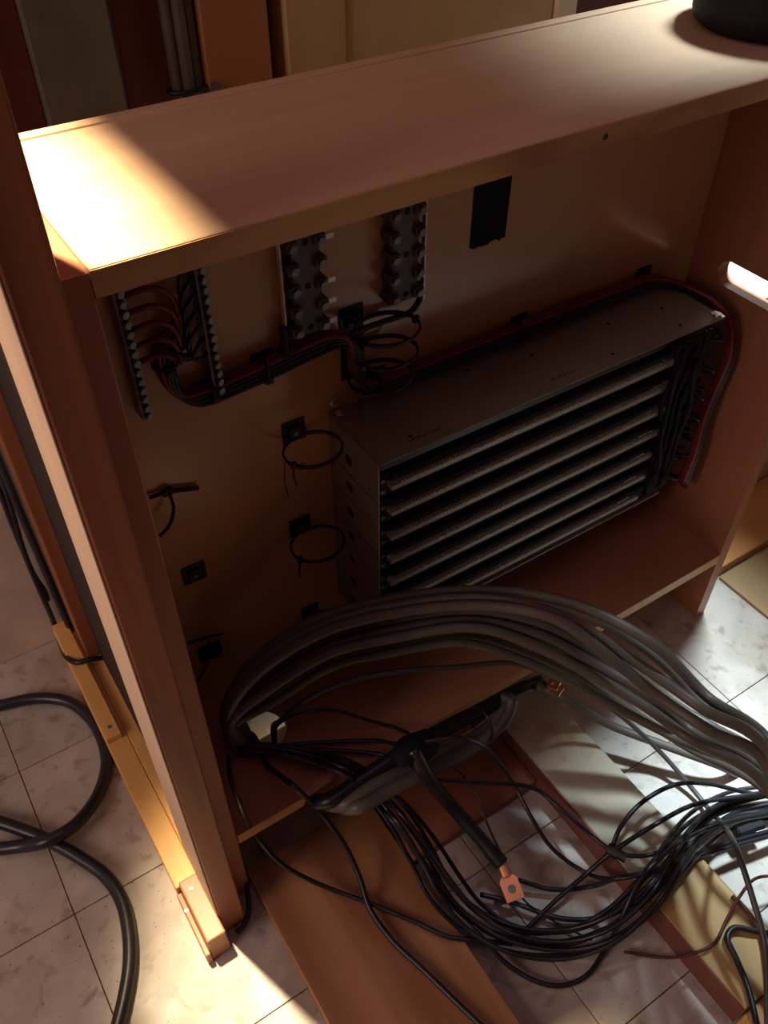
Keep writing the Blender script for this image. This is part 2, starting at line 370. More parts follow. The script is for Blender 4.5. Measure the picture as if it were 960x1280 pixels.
# stamped marking: too small to read in the photo, so only the row of dark strokes
for cxm, cym, n in [(.505, .098, 9), (.315, .097, 10)]:
    bm = bmesh.new()
    for k in range(n):
        x = cxm+(k-n/2)*.0042; h = .0026+.0012*random.random()
        add_box(bm, x, x+.0009, cym, cym+h, RZ1-.0001, RZ1+.0002); 
        if k % 2: add_box(bm, x, x+.0026, cym+h-.0008, cym+h, RZ1-.0001, RZ1+.0002)
        else: add_box(bm, x, x+.0026, cym, cym+.0008, RZ1-.0001, RZ1+.0002)
    finish('stamped_marking', bm, 'ink', tp)
for i in range(NM):
    zc = .4865-i*.0394
    z0, z1 = zc-PITCHZ/2+.0006, zc+PITCHZ/2-.0002
    if i == 0: z1 = RZ1-.002
    ep = holed_plate('end_plate', [(RY0+.004, z0), (RY1, z0), (RY1, z1), (RY0+.004, z1)], [circle(.147, zc, .0076, 16)], lambda a, b: Vector((RX0, a, b)), Vector((.0016, 0, 0)), 'plate', rk)
    for y, dz in [(.178, .010), (.104, -.008)]:
        cyl('rivet', (RX0+.0002, y, zc+dz), (-1, 0, 0), .0016, .0010, 'metal', ep, seg=8)
    body = box('module_body', RX0+.0018, .722, RY0+.010, RY1-.001, zc-.0165, zc+.0165, 'dark_hole', rk, bev=.001, seg=1)
    zs = .4888-i*.0380
    bm = bmesh.new(); x0, x1 = .263, .694-.0028*i
    add_box(bm, x0, x1, RY0-.0005, RY0+.010, zs-.0036, zs+.0018)
    nt_ = int((x1-x0-.012)/.0036)
    for k in range(nt_):
        x = x0+.012+k*.0036
        add_box(bm, x, x+.0017, RY0-.0008, RY0+.004, zs+.0018, zs+.0046)
    cs = finish('contact_strip', bm, 'strip', rk)
    for dz in (-.009, .006):
        cyl('screw', (RX0+.0075, RY0+.0098, zs+dz), (0, -1, 0), .0028, .0030, 'metal', rk, seg=10)
    box('wire_comb', .268, .69, RY0+.004, RY0+.0095, zs+.0070, zs+.0120, 'dark_hole', rk, bev=.001, seg=1)
    box('connector', .700, .742, RY0+.004, RY0+.045, zs-.013, zs+.012, 'dark_hole', rk, bev=.002)
    box('jumper', .652-.003*i, .676-.003*i, RY0-.0012, RY0+.003, zs+.0095, zs+.0125, 'metal', rk, bev=.0004, seg=1)
for x, y, z, ax in [(.256, .176, RZ1, (0, 0, 1)), (.744, .090, RZ1, (0, 0, 1))]:
    cyl('screw', (x, y, z), ax, .0055, .0035, 'bright', rk, seg=14, bev=.001)
cyl('mounting_screw', (.2565, YB-.0005, .5375), (0, -1, 0), .0062, .004, 'bright', rk, seg=14, bev=.001)
box('ear', .7402, .7502, .0832, .0990, RZ1, RZ1+.0014, 'bright', rk, bev=.0003, seg=1)

# ------------------------------------------------------------------ terminal strips (screw bars)
def screw_bar(x, z0, z1, label):
    b = empty('terminal_strip', (x, YB, z0), label, 'terminal strip', 'screw bars on the back panel')
    box('rail', x-.0045, x+.0045, YB-.018, YB-.0004, z0, z1, 'metal', b, bev=.0012)
    n = int((z1-z0)/.0095)
    for k in range(n):
        z = z0+.005+k*.0095
        cyl('screw', (x+.0006, YB-.0180, z), (.25, -1, 0), .0036, .0052, 'metal', b, seg=10, bev=.0006)
    return b
screw_bar(.0545, .612, .805, 'screw bar nearest the left side panel, red wires on its right')
screw_bar(.1255, .612, .805, 'screw bar with black wires curving from its left side')
def terminal_block(x0, x1, z0, z1, tabs, rod, label):
    b = empty('terminal_block', ((x0+x1)/2, YB, z0), label, 'terminal block', 'grey terminal blocks under the top board')
    xm = (x0+x1)/2; n = 6; pz = (z1-z0)/n
    box('base', x0+.006, x1-.006, YB-.014, YB-.0004, z0+.003, z1, 'phenolic', b, bev=.001, seg=1)
    for k in range(n):
        zc = z0+pz*(k+.5)
        for sx in (-1, 1):
            lug = box('terminal', xm+sx*(x1-x0)*.34-.006, xm+sx*(x1-x0)*.34+.006, YB-.019, YB-.0005, zc-.0052, zc+.0052, 'phenolic', b, bev=.0012, seg=1)
            cyl('screw', (xm+sx*(x1-x0)*.34, YB-.019, zc), (0, -1, 0), .0042, .003, 'metal', lug, seg=10, bev=.0005)
        if k % 2 == 0: cyl('hole', (xm+.001, YB-.0139, zc), (0, -1, 0), .0034, .0004, 'dark_hole', b, seg=12)
        if tabs and k % 5 != 3: box('tab', x1-.0015, x1+.0085, YB-.016, YB-.0145, zc-.0028, zc+.0028, 'tab', b, bev=.0004, seg=1)
    if rod: box('bus_bar', rod-.001, rod+.001, YB-.012, YB-.006, z0-.004, z1, 'tab', b, bev=.0003, seg=1)
    return b
terminal_block(.206, .2480, .636, .766, True, .2035, 'grey terminal block with pale tabs along its right edge')
terminal_block(.3145, .3575, .636, .766, False, .361, 'grey terminal block without tabs, nearest the black tape')

# tape strip
bm = bmesh.new()
zt, zb = .80, .664; nn = 12
lo = [(.4255+(.0465)*k/nn, zb+random.uniform(-.002, .002)-(.010*k/nn if 0 else 0)) for k in range(nn+1)]
vs = [bm.verts.new(Vector((x, YB-.0004, z))) for x, z in lo]+[bm.verts.new(Vector((.4745, YB-.0004, zt))), bm.verts.new(Vector((.4265, YB-.0004, zt)))]
f = bm.faces.new(vs); r = bmesh.ops.extrude_face_region(bm, geom=[f]); bmesh.ops.translate(bm, verts=[g for g in r['geom'] if isinstance(g, bmesh.types.BMVert)], vec=(0, -.0005, 0))
tag(finish('tape_strip', bm, 'tape'), 'wide strip of dark tape hanging from under the top board', 'tape')

# ------------------------------------------------------------------ tie mounts and cable ties
def mount(x, z, label, rot=0.0, s=.0138, group='square cable tie mounts'):
    b = empty('cable_tie_mount', (x, YB, z), label, 'tie mount', group)
    bm = bmesh.new(); add_box(bm, -s, s, -.0016, 0, -s, s, .0006, 1)
    add_box(bm, -s*.55, s*.55, -.0045, -.0015, -s*.5, -s*.28, .0005, 1); add_box(bm, -s*.55, s*.55, -.0045, -.0015, s*.28, s*.5, .0005, 1)
    add_box(bm, -s*.5, s*.5, -.0060, -.0044, -s*.5, s*.5, .0006, 1)
    bmesh.ops.transform(bm, matrix=Matrix.Translation((x, YB-.0003, z)) @ Matrix.Rotation(rot, 4, 'Y'), verts=bm.verts)
    finish('base', bm, 'black', b)
    cyl('screw', (x, YB-.0063, z), (0, -1, 0), .0026, .0008, 'metal', b, seg=10)
    return b
mount(.206, .520, 'square black tie mount holding the topmost single looped tie beside the rack')
mount(.203, .379, 'square black tie mount holding the middle looped tie beside the rack')
mount(.206, .2195, 'square black tie mount just above the arched grey cables', s=.0125)
mount(.0690, .3785, 'square black tie mount with bare screw and no tie')
mount(.0670, .236, 'square black tie mount lowest beside the left side panel', s=.0150)
mount(.7065, .5475, 'black tie mount at the far right end of the red and black harness', s=.0125)
mount(.5065, .5475, 'black tie mount midway along the harness above the rack', s=.0125)
mount(.180, .617, 'black tie mount on the harness below the tabbed terminal block', s=.0125)
mount(.1185, .6085, 'black tie mount at the harness bend below the second screw bar', s=.0125)
mount(.3085, .549, 'black tie mount low beside the stacked mounts, at the harness corner', s=.0125)
for k, z in enumerate((.631, .6025, .574)):
    mount(.2805, z, ['uppermost of the three stacked black tie mounts', 'middle one of the three stacked black tie mounts', 'lowest of the three stacked black tie mounts'][k], s=.0142)
def tie_loop(x, z, r, label, head_ang, tail, yc=None, tilt=0.0, start=90, sweep=360, w=.0027):
    b = empty('cable_tie', (x, YB, z), label, 'cable tie', 'black cable ties on the back panel')
    c = Vector((x, (YB-.0035-r) if yc is None else yc, z))
    pts = []
    for k in range(41):
        a = math.radians(start+sweep*k/40)
        pts.append(c+Vector((r*1.18*math.cos(a), r*math.sin(a), tilt*math.cos(a))))
    bm = bmesh.new(); add_tube(bm, pts, 0, 6, closed=False, flat=(.0013, w)); finish('strap', bm, 'black', b, smooth=True)
    a = math.radians(head_ang); hp = c+Vector((r*1.18*math.cos(a), r*math.sin(a), tilt*math.cos(a)))
    bm = bmesh.new(); add_box(bm, hp.x-.0035, hp.x+.0035, hp.y-.003, hp.y+.003, hp.z-.0035, hp.z+.0035, .0008, 1); finish('head', bm, 'black', b)
    if tail:
        bm = bmesh.new(); add_tube(bm, spline([hp, hp+Vector(tail)*.5+Vector((-.002, -.001, 0)), hp+Vector(tail)]), .0011, 6); finish('tail', bm, 'black', b, smooth=True)
    return b
tie_loop(.212, .5130, .0270, 'topmost single looped cable tie beside the rack', 205, (-.001, -.004, -.024))
tie_loop(.209, .3720, .0270, 'middle looped cable tie beside the rack', 205, (-.004, -.004, -.024))
tie_loop(.210, .2140, .0250, 'looped cable tie just above the arched grey cables', 205, (-.004, -.004, -.010))
for k, (z, dx, hd, tl) in enumerate([(.628, .006, 0, None), (.601, .004, 200, (-.004, -.006, -.024)), (.5735, -.002, 200, (-.001, -.006, -.027))]):
    tie_loop(.297+dx, z, .029, ['highest', 'middle', 'lowest'][k]+' of the three tie loops bulging right from the stacked mounts', hd, tl)
# straight open ties
def flat_tie(label, strap, head, name='cable_tie', w=.0026):
    b = empty(name, strap[0], label, 'cable tie', 'black cable ties on the back panel')
    bm = bmesh.new(); add_tube(bm, spline(strap), w, 6); finish('strap', bm, 'black', b, smooth=True)
    bm = bmesh.new(); add_box(bm, head.x-.004, head.x+.004, head.y-.003, head.y+.003, head.z-.004, head.z+.004, .0008, 1); finish('head', bm, 'black', b)
yy = YB-.004
ft = empty('cable_tie', at(212, 614, y=yy), 'open cable tie shaped like a T beside the left side panel', 'cable tie', 'black cable ties on the back panel')
bm = bmesh.new(); add_tube(bm, spline(px((187, 622, 'y', yy), (210, 615, 'y', yy), (248, 610, 'y', yy))), .0024, 6); finish('strap', bm, 'black', ft, smooth=True)
bm = bmesh.new(); add_tube(bm, spline(px((211, 615, 'y', yy-.002), (217, 635, 'y', yy-.008), (212, 656, 'y', yy-.012), (200, 670, 'y', yy-.012))), .0019, 6); finish('tail', bm, 'black', ft, smooth=True)
hp = at(209, 615, y=yy); bm = bmesh.new(); add_box(bm, hp.x-.005, hp.x+.005, hp.y-.003, hp.y+.003, hp.z-.004, hp.z+.004, .0008, 1); finish('head', bm, 'black', ft)
ft = empty('cable_tie', at(258, 798, y=yy), 'open cable tie lying across the lowest left tie mount', 'cable tie', 'black cable ties on the back panel')
bm = bmesh.new(); add_tube(bm, spline(px((235, 804, 'y', YB-.009), (258, 797, 'y', YB-.009), (279, 792, 'y', YB-.009))), .0020, 6); finish('strap', bm, 'black', ft, smooth=True)
bm = bmesh.new(); add_tube(bm, spline(px((262, 800, 'y', YB-.010), (258, 830, 'y', YB-.014), (247, 852, 'y', YB-.012))), .0017, 6); finish('tail', bm, 'black', ft, smooth=True)

# ------------------------------------------------------------------ red and black harness
hy = YB-.011
trunk = px((206, 440, 'y', hy), (208, 466, 'y', hy), (218, 489, 'y', hy), (238, 497, 'y', hy), (263, 490, 'y', hy), (327, 463, 'y', hy), (385, 436, 'y', hy), (415, 424, 'y', hy-.004),
           (434, 424, 'y', hy-.010), (444, 440, 'y', hy-.010), (446, 470, 'y', hy-.006), (458, 482, 'y', hy-.003), (475, 480, 'y', hy), (560, 448, 'y', hy), (648, 413, 'y', hy), (720, 385, 'y', hy), (775, 365, 'y', hy), (812, 352, 'y', hy-.004))
trunk += px((850, 357, 'x', .748), (890, 378, 'x', .765), (910, 402, 'x', .772), (912, 440, 'x', .774), (893, 488, 'x', .772), (880, 520, 'x', .766), (868, 565, 'x', .762), (852, 605, 'x', .757))
offs = [(a, b) for a in (-1.5, -.5, .5, 1.5) for b in (-1, 0, 1)]
def harness(k, red, head):
    a, b = offs[k]
    s = .0047
    pts = []
    for i, p in enumerate(trunk):
        f = 1.0 if i < 18 else .8
        pts.append(p+Vector((-a*s*.75, b*s*.9-.001, a*s))*f)
    return head+pts
rl = 'thin red wire of the harness running along the back panel'
bl = 'thin black wire of the harness running along the back panel'
red_idx = [11, 8, 10, 7, 9]; blk_idx = [0, 1, 2, 3, 4, 5, 6]
for n_, k in enumerate(red_idx):
    z = .735-.016*n_
    head = [Vector((.0600, YB-.016, z)), Vector((.078, YB-.022, z+.004)), Vector((.094-.001*n_, YB-.020, z-.006)), Vector((.1005-.0015*n_, YB-.016, z-.03))] 
    tag(tube('wire', harness(k, True, [h for h in head if h.z > .655]), .0026, 'red', sides=6, n=5), rl, 'wire', 'red wires of the harness')
for n_, k in enumerate(blk_idx):
    z = .748-.015*n_
    head = [Vector((.1200, YB-.016, z)), Vector((.112, YB-.024, z+.001)), Vector((.1065-.0005*n_, YB-.022, z-.010)), Vector((.1035, YB-.016, min(z-.03, .68)))]
    tag(tube('wire', harness(k, False, [h for h in head if h.z > .652]), .0026, 'rubber', sides=6, n=5), bl, 'wire', 'black wires of the harness')
tag(tube('wire', px((354, 408, 'y', YB-.010), (356, 425, 'y', YB-.012), (357, 448, 'y', YB-.016)), .0042, 'rubber'), 'short thick black lead from the tabbed terminal block', 'wire')
tag(tube('wire', px((525, 352, 'y', YB-.009), (525, 372, 'y', YB-.010), (514, 389, 'y', YB-.012), (492, 398, 'y', YB-.014), (462, 408, 'y', YB-.018), (440, 418, 'y', YB-.026)), .0032, 'rubber'), 'black lead curving down from the terminal block without tabs', 'wire')
for u, v, lab in [(330, 464, 'below the tabbed terminal block'), (263, 488, 'at the bend below the second screw bar'), (648, 414, 'midway above the rack'), (472, 481, 'at the corner beside the stacked mounts'), (207, 455, 'below the screw bar wires')]:
    c = at(u, v, y=hy); vert = (u == 207)
    b = empty('cable_tie', c, 'black cable tie cinched round the harness '+lab, 'cable tie', 'black cable ties on the back panel')
    bm = bmesh.new(); pts = []
    for k in range(16):
        a = 2*math.pi*k/16
        pts.append(c+(Vector((math.cos(a)*.0105, math.sin(a)*.0085, 0)) if vert else Vector((0, math.sin(a)*.0095, math.cos(a)*.0125))))
    add_tube(bm, pts, .0024, 6, closed=True); finish('strap', bm, 'black', b, smooth=True)
    bm = bmesh.new(); add_box(bm, c.x-.004, c.x+.004, c.y-.0125, c.y-.0075, c.z-.008, c.z-.001, .0008, 1); finish('head', bm, 'black', b)
# leads from harness to the right ends of the modules
for i in range(NM):
    zs = .4888-i*.0380
    for s in range(3):
        e = trunk[-4+min(3, i//2)].lerp(trunk[-5+min(3, i//2)], .3*s)
        p0 = Vector((.738, RY0+.012+.010*s, zs+.004-.004*s))
        p1 = Vector((.752+.004*s, RY0-.004+.008*s+random.uniform(-.004, .004), zs+random.uniform(-.010, .010)))
        p2 = Vector((.757+.004*s, RY0+.010+.010*s, zs-.015+random.uniform(-.006, .012)))
        p3 = Vector((.762, RY0+.03+.008*s, zs-.030))
        tag(tube('wire', [p0, p1, p2, p3], .0027, 'red' if (s == 2 and i % 2) else 'rubber', sides=6, n=6),
            ('thin red' if (s == 2 and i % 2) else 'thin black')+' lead looping from the right ends of the rack rows', 'wire', 'leads at the right end of the rack')

for k in range(9):
    j = lambda: random.uniform(-1, 1)
    rows = [(893-k*4+3*j(), 408+k*3), (885-k*5+6*j(), 432+4*j()), (872-k*4+8*j(), 470+6*j()), (863-k*4+8*j(), 505+6*j()), (852-k*4+7*j(), 545+6*j()), (838-k*3+6*j(), 580+4*j()), (826-k*2+4*j(), 608-k)]
    tag(tube('wire', [at(u, v, y=RY0-.004-.0035*((k*3) % 4)+.003*j()) for u, v in rows], .0030, 'case', sides=6, n=6), 'black lead in the tangle over the right ends of the rack rows', 'wire', 'black tangle at the right end of the rack')

# ------------------------------------------------------------------ big grey cables from the shelf hole
def arc(vals, r, label, group, mat='grey_cable', yo=0.0, hx=0.0, hy_=0.0, y1=-.30):
    pts = [Vector((.060+hx, .108+hy_, .02)), Vector((.058+hx, .108+hy_, .10)), Vector((.054+hx*1.05, .106+hy_, .158))]
    for u, v in vals:
        t = (u-275)/685
        y = .100+yo+(y1-.100)*max(0, t)**1.9
        pts.append(at(u, v, y=y))
    p = pts[-1]; d = (pts[-1]-pts[-2]).normalized()
    pts.append(Vector((p.x+d.x*.10, p.y+d.y*.10, max(r+.004, p.z-.06)))); pts.append(Vector((p.x+d.x*.3, p.y+d.y*.3-.03, r+.002)))
    tag(tube('grey_cable', pts, r, mat, sides=10, n=8), label, 'cable', group)
GL = 'thick grey cable of the bundle arching out of the shelf hole'
GG = 'thick grey cables in the arched bundle'
arcs = [
 ([(283, 880), (315, 828), (390, 777), (480, 750), (600, 738), (700, 750), (765, 775), (825, 812), (885, 872), (960, 926)], 0.0062, 0.01, 0.0, 0.012),
 ([(285, 884), (318, 836), (395, 785), (480, 760), (600, 748), (680, 762), (724, 781), (780, 818), (825, 848), (877, 885), (960, 938)], 0.0062, -0.006, 0.004, 0),
 ([(286, 890), (322, 842), (400, 792), (485, 768), (600, 757), (690, 772), (735, 800), (780, 836), (825, 872), (885, 912), (960, 958)], 0.0062, -0.016, 0, -0.012),
 ([(287, 893), (325, 850), (405, 800), (490, 777), (600, 766), (680, 782), (730, 812), (775, 845), (825, 880), (880, 920), (960, 966)], 0.0062, 0, 0.012, 0.006),
 ([(289, 897), (330, 858), (410, 810), (490, 788), (590, 776), (675, 794), (725, 820), (761, 840), (810, 868), (862, 912), (960, 974)], 0.0062, -0.01, 0.014, -0.006),
 ([(290, 900), (334, 864), (412, 817), (490, 798), (590, 784), (668, 806), (715, 830), (755, 852), (805, 882), (860, 922), (960, 984)], 0.0062, -0.02, 0.01, -0.018),
 ([(292, 903), (338, 870), (416, 824), (490, 807), (585, 794), (660, 818), (705, 838), (750, 864), (800, 896), (860, 934), (960, 990)], 0.006, 0.004, 0.02, 0.012),
 ([(293, 906), (342, 878), (418, 832), (490, 816), (580, 804), (650, 824), (700, 846), (745, 870), (800, 900), (860, 930), (960, 980)], 0.0056, -0.014, 0.022, -0.01),
 ([(287, 887), (320, 838), (398, 788), (482, 763), (605, 742), (700, 757), (765, 785), (820, 822), (880, 882), (960, 934)], 0.0058, 0.024, 0.006, 0.018),
 ([(290, 897), (328, 853), (408, 805), (492, 782), (610, 760), (690, 780), (745, 808), (790, 838), (840, 878), (890, 908), (960, 952)], 0.0058, 0.02, 0.012, -0.02)]
for vals, r, yo, hx, h2 in arcs:
    lab = GL if vals[3][1] not in (750, 816) else ('highest grey cable along the outside of the arched bundle' if vals[3][1] == 750 else 'lowest grey cable on the inside of the arched bundle')
    arc(vals, r, lab, GG, yo=yo, hx=hx-.006, hy_=h2)
# grey cable leaving the copper lugs toward the right
tag(tube('grey_cable', px((672, 858, 'y', -.030), (705, 872, 'y', -.045), (760, 905, 'y', -.09), (840, 935, 'y', -.16), (900, 957, 'y', -.21), (960, 985, 'y', -.25)) + [Vector((.82, -.40, .03))], .0062, 'grey_cable', sides=10), 'lone grey cable running right from beside the copper lugs', 'cable')
# slimmer cables from the hole
tag(tube('slim_cable', [Vector((.105, .115, .03)), Vector((.104, .112, .13))] + px((352, 900, 'y', .085), (385, 873, 'y', .070), (430, 853, 'y', .055), (500, 839, 'y', .030), (570, 834, 'y', .005), (640, 829, 'y', -.02), (690, 845, 'y', -.045), (735, 868, 'y', -.07), (770, 890, 'y', -.10), (830, 945, 'y', -.16), (885, 1010, 'y', -.24), (920, 1060, 'z', .16), (940, 1120, 'z', .15), (956, 1180, 'z', .13), (960, 1290, 'z', .10)), .0034, plain('dark_grey_jacket', (.07, .065, .06), .4), sides=8), 'slim dark cable arcing below the grey bundle and down past the pine stud', 'cable')
tag(tube('slim_cable', [Vector((.100, .098, .03)), Vector((.100, .098, .13))] + px((352, 902, 'y', .075), (385, 890, 'y', .06), (418, 888, 'y', .05), (460, 900, 'y', .035), (490, 908, 'y', .02), (512, 918, 'y', -.01), (520, 930, 'y', -.03)), .0022, 'rubber', sides=7), 'thin black wire waving across the shelf to the taped joint', 'cable')

# ------------------------------------------------------------------ cables along the shelf front
FG = 'heavy cables tied along the shelf front'
ys = -.020
tag(tube('heavy_cable', [Vector((.06, .13, .080)), Vector((.085, .06, .083))] + px((408, 1002, 'y', ys), (450, 975, 'y', ys), (520, 930, 'y', ys), (600, 888, 'y', ys), (650, 862, 'y', ys), (676, 852, 'y', ys-.002)), .0095, 'rubber', sides=10), 'heavy black cable ending in a copper lug along the shelf front', 'cable', FG)
tag(tube('heavy_cable', [Vector((.09, .13, .060)), Vector((.11, .06, .062))] + px((428, 1006, 'y', ys-.012), (470, 980, 'y', ys-.014), (545, 943, 'y', ys-.016), (600, 915, 'y', ys-.016), (632, 885, 'y', ys-.012), (634, 868, 'y', ys-.006)), .0085, 'grey_cable', sides=10), 'heavy grey cable bending up below the black one, inner of two', 'cable', FG)
tag(tube('heavy_cable', [Vector((.12, .13, .045)), Vector((.135, .05, .046))] + px((444, 1010, 'y', ys-.026), (480, 992, 'y', ys-.028), (545, 958, 'y', ys-.030), (600, 928, 'y', ys-.030), (634, 895, 'y', ys-.024), (640, 872, 'y', ys-.012)), .0085, 'grey_cable', sides=10), 'heavy grey cable lowest along the shelf front', 'cable', FG)
for (u, v, lab, rr) in [(520, 935, 'taped joint', .020), (610, 905, 'tie', .0), ]:
    if rr:
        c = at(u, v, y=ys-.020); d = (at(560, 912, y=ys)-at(480, 952, y=ys)).normalized()
        bm = bmesh.new(); pr = [(-.010, .009), (-.004, .0135), (.006, .0165), (.016, .0185), (.028, .0180), (.038, .0155), (.048, .010)]
        q = d.to_track_quat('Z', 'Y').to_matrix(); rings = []
        for h, r_ in pr:
            rings.append([bm.verts.new(c+q@Vector((r_*(1+.10*math.sin(3*a+h*120))*math.cos(a), r_*math.sin(a), h-.02))) for a in [2*math.pi*k/16 for k in range(16)]])
        for A, B in zip(rings, rings[1:]):
            for k in range(16): bm.faces.new((A[k], A[(k+1) % 16], B[(k+1) % 16], B[k]))
        bm.faces.new(rings[0][::-1]); bm.faces.new(rings[-1])
        tag(finish('tape_wrap', bm, 'tape', smooth=True), 'lump of black tape binding the heavy cables at the shelf front', 'tape')
    else:
        c = at(602, 905, y=ys-.018); d = (at(620, 893, y=ys)-at(560, 925, y=ys)).normalized()
        q = d.to_track_quat('Z', 'Y').to_matrix(); bm = bmesh.new()
        add_tube(bm, [c+q@Vector((.0215*math.cos(a), .0235*math.sin(a), 0)) for a in [2*math.pi*k/20 for k in range(20)]], .0022, 6, closed=True)
        tag(finish('cable_tie', bm, 'black', smooth=True), 'black cable tie around the heavy grey cables at the shelf front', 'cable tie')
def lug(name, p, d, nrm, label, s=1.0, hole=True):
    d = Vector(d).normalized(); nrm = Vector(nrm); nrm = (nrm-d*nrm.dot(d)).normalized(); sd = d.cross(nrm)
    Mx = Matrix((sd, d, nrm)).transposed().to_4x4(); Mx.translation = p
    e = empty(name, p, label, 'cable lug', 'copper cable lugs')
    bm = bmesh.new(); add_cyl(bm, (0, 0, 0), (0, 1, 0), .0066*s, .016*s, 14); bmesh.ops.transform(bm, matrix=Mx, verts=bm.verts); finish('barrel', bm, 'copper', e, smooth=False)
    w = .0115*s
    outer = [(-w*.55, .014*s), (w*.55, .014*s), (w, .020*s), (w, .044*s), (-w, .044*s), (-w, .020*s)]
    holed_plate('tongue', outer, [circle(0, .031*s, .0052*s, 18)], lambda a, b: Mx@Vector((a, b, -.0016*s)), Mx.to_3x3()@Vector((0, 0, .0034*s)), 'copper', e)
    return e
lug('cable_lug', at(677, 851, y=ys-.002), (at(700, 858, y=-.045)-at(677, 851, y=ys)), (0, -.5, 1), 'small copper lug at the upper end of the heavy black cable', .62)
lug('cable_lug', at(684, 856, y=ys-.012), (at(706, 868, y=-.06)-at(684, 856, y=ys-.012)), (-.2, -.8, 1), 'small copper lug half hidden beside the grey arched cables', .55)
lp = at(627, 1080, z=.034)
c0 = px((516, 935, 'y', -.045), (530, 965, 'y', -.06), (562, 1005, 'z', .075), (595, 1042, 'z', .050)) + [lp]
hd = empty('lug_cable', c0[-1], 'heavy black cable hanging from the taped joint down to the square copper lug', 'cable')
tube('jacket', c0, .0090, 'rubber', hd, sides=10)
tube('sleeve', [c0[-2].lerp(c0[-1], .55), c0[-2].lerp(c0[-1], .8), c0[-1]], .0102, 'black', hd, sides=10)
lug('cable_lug', lp, at(646, 1128, z=.024)-lp, (-.15, -.25, 1), 'large square copper lug with a round hole lying on the tiles', 1.0)

# ------------------------------------------------------------------ thin black cables
BG = 'thin black cables spilling onto the floor'
hole_pts = [Vector((.066, .092, .03)), Vector((.066, .088, .13))]
def black(rows, label, r=.0028, pre=True, group=BG, mat='rubber', name='black_cable'):
    pts = ([p+Vector((random.uniform(-.004, .030), random.uniform(-.006, .012), 0)) for p in hole_pts] if pre else []) + px(*rows)
    tag(tube(name, pts, r, mat, sides=7, n=7), label, 'cable', group)
main = 'black cable of the bunch sweeping from the shelf hole over the floor'
base = [(300, 934, 'z', .163), (345, 936, 'z', .165), (395, 946, 'z', .162), (436, 962, 'z', .166), (468, 988, 'y', -.030), (500, 1022, 'z', .100), (530, 1066, 'z', .065), (556, 1108, 'z', .044), (590, 1145, 'z', .022), (640, 1172, 'z', .016), (705, 1178, 'z', .016), (765, 1158, 'z', .045), (812, 1118, 'z', .064), (842, 1076, 'z', .066), (878, 1034, 'z', .045), (920, 1010, 'z', .03), (975, 1000, 'z', .03)]
for k in range(9):
    o = (k-4)
    rows = []
    for i, (u, v, kk, val) in enumerate(base):
        t = i/(len(base)-1)
        sp = [1.2, 1.5, 2.2, 3.0, 4.0, 4.5, 5, 5.5, 5.5, 5.5, 6, 6.5, 6.5, 6, 5.5, 5, 5][i]
        ph = math.sin(k*1.9+i*.75)
        # spread across the run of the bunch
        u1, v1 = base[min(i+1, len(base)-1)][:2]; u0, v0 = base[max(i-1, 0)][:2]
        L = math.hypot(u1-u0, v1-v0); nx, ny = -(v1-v0)/L, (u1-u0)/L
        q_ = (o*.8+ph*1.1)*sp
        rows.append((u+nx*q_, v+ny*q_, kk, val+((k*5) % 4)*.004))
    black(rows, main)
black([(286, 945, 'y', .06), (289, 975, 'y', .004), (300, 1005, 'y', -.010), (322, 1048, 'z', .105), (355, 1082, 'z', .062), (405, 1108, 'z', .034), (460, 1128, 'z', .027), (520, 1153, 'z', .024), (560, 1171, 'z', .024), (600, 1176, 'z', .020), (640, 1180, 'z', .012)], 'black cable drooping from the shelf hole over its front left corner', .0030, pre=False)
black([(330, 950, 'z', .158), (370, 985, 'y', -.008), (400, 1015, 'z', .11), (430, 1055, 'z', .07), (450, 1098, 'z', .045), (462, 1135, 'z', .030), (490, 1175, 'z', .026), (530, 1213, 'z', .026), (570, 1252, 'z', .026), (620, 1300, 'z', .026)], 'black cable crossing the brown floor board toward the viewer', .0034)
black([(320, 935, 'z', .163), (400, 928, 'z', .160), (470, 926, 'z', .158), (505, 930, 'y', -.030), (570, 922, 'y', -.062), (595, 928, 'y', -.070), (625, 955, 'z', .085), (645, 985, 'z', .06), (658, 1010, 'z', .05), (690, 1060, 'z', .024), (735, 1092, 'z', .016), (775, 1098, 'z', .062), (830, 1085, 'z', .075), (890, 1060, 'z', .05), (975, 1035, 'z', .03)], 'black cable passing over the taped joint and down to the stud')
black([(330, 937, 'z', .165), (420, 938, 'z', .160), (480, 944, 'z', .158), (512, 958, 'y', -.045), (540, 972, 'y', -.055), (600, 978, 'z', .085), (668, 986, 'z', .055), (700, 1010, 'z', .050), (740, 1045, 'z', .062), (770, 1065, 'z', .062), (800, 1070, 'z', .066), (840, 1060, 'z', .066), (880, 1035, 'z', .05), (975, 1010, 'z', .04)], 'black cable reaching across to the black plug on the stud')
black([(764, 1062, 'z', .058), (775, 1035, 'z', .075), (800, 1005, 'z', .085), (840, 982, 'z', .085), (880, 979, 'z', .07), (930, 990, 'z', .05), (980, 1000, 'z', .03)], 'black cable looping up from the plug on the stud to the right', .0030, pre=False)
black([(648, 1100, 'z', .020), (690, 1112, 'z', .012), (740, 1108, 'z', .012), (770, 1098, 'z', .060), (810, 1090, 'z', .064), (880, 1068, 'z', .05), (980, 1040, 'z', .03)], 'black cable running from beside the large lug over the stud', .0030, pre=False)
black([(600, 1118, 'z', .014), (640, 1128, 'z', .014), (700, 1148, 'z', .012), (745, 1148, 'z', .012), (790, 1130, 'z', .060), (830, 1088, 'z', .078), (860, 1040, 'z', .08), (900, 1005, 'z', .06), (980, 990, 'z', .03)], 'black cable passing under the large lug', .0032, pre=False)
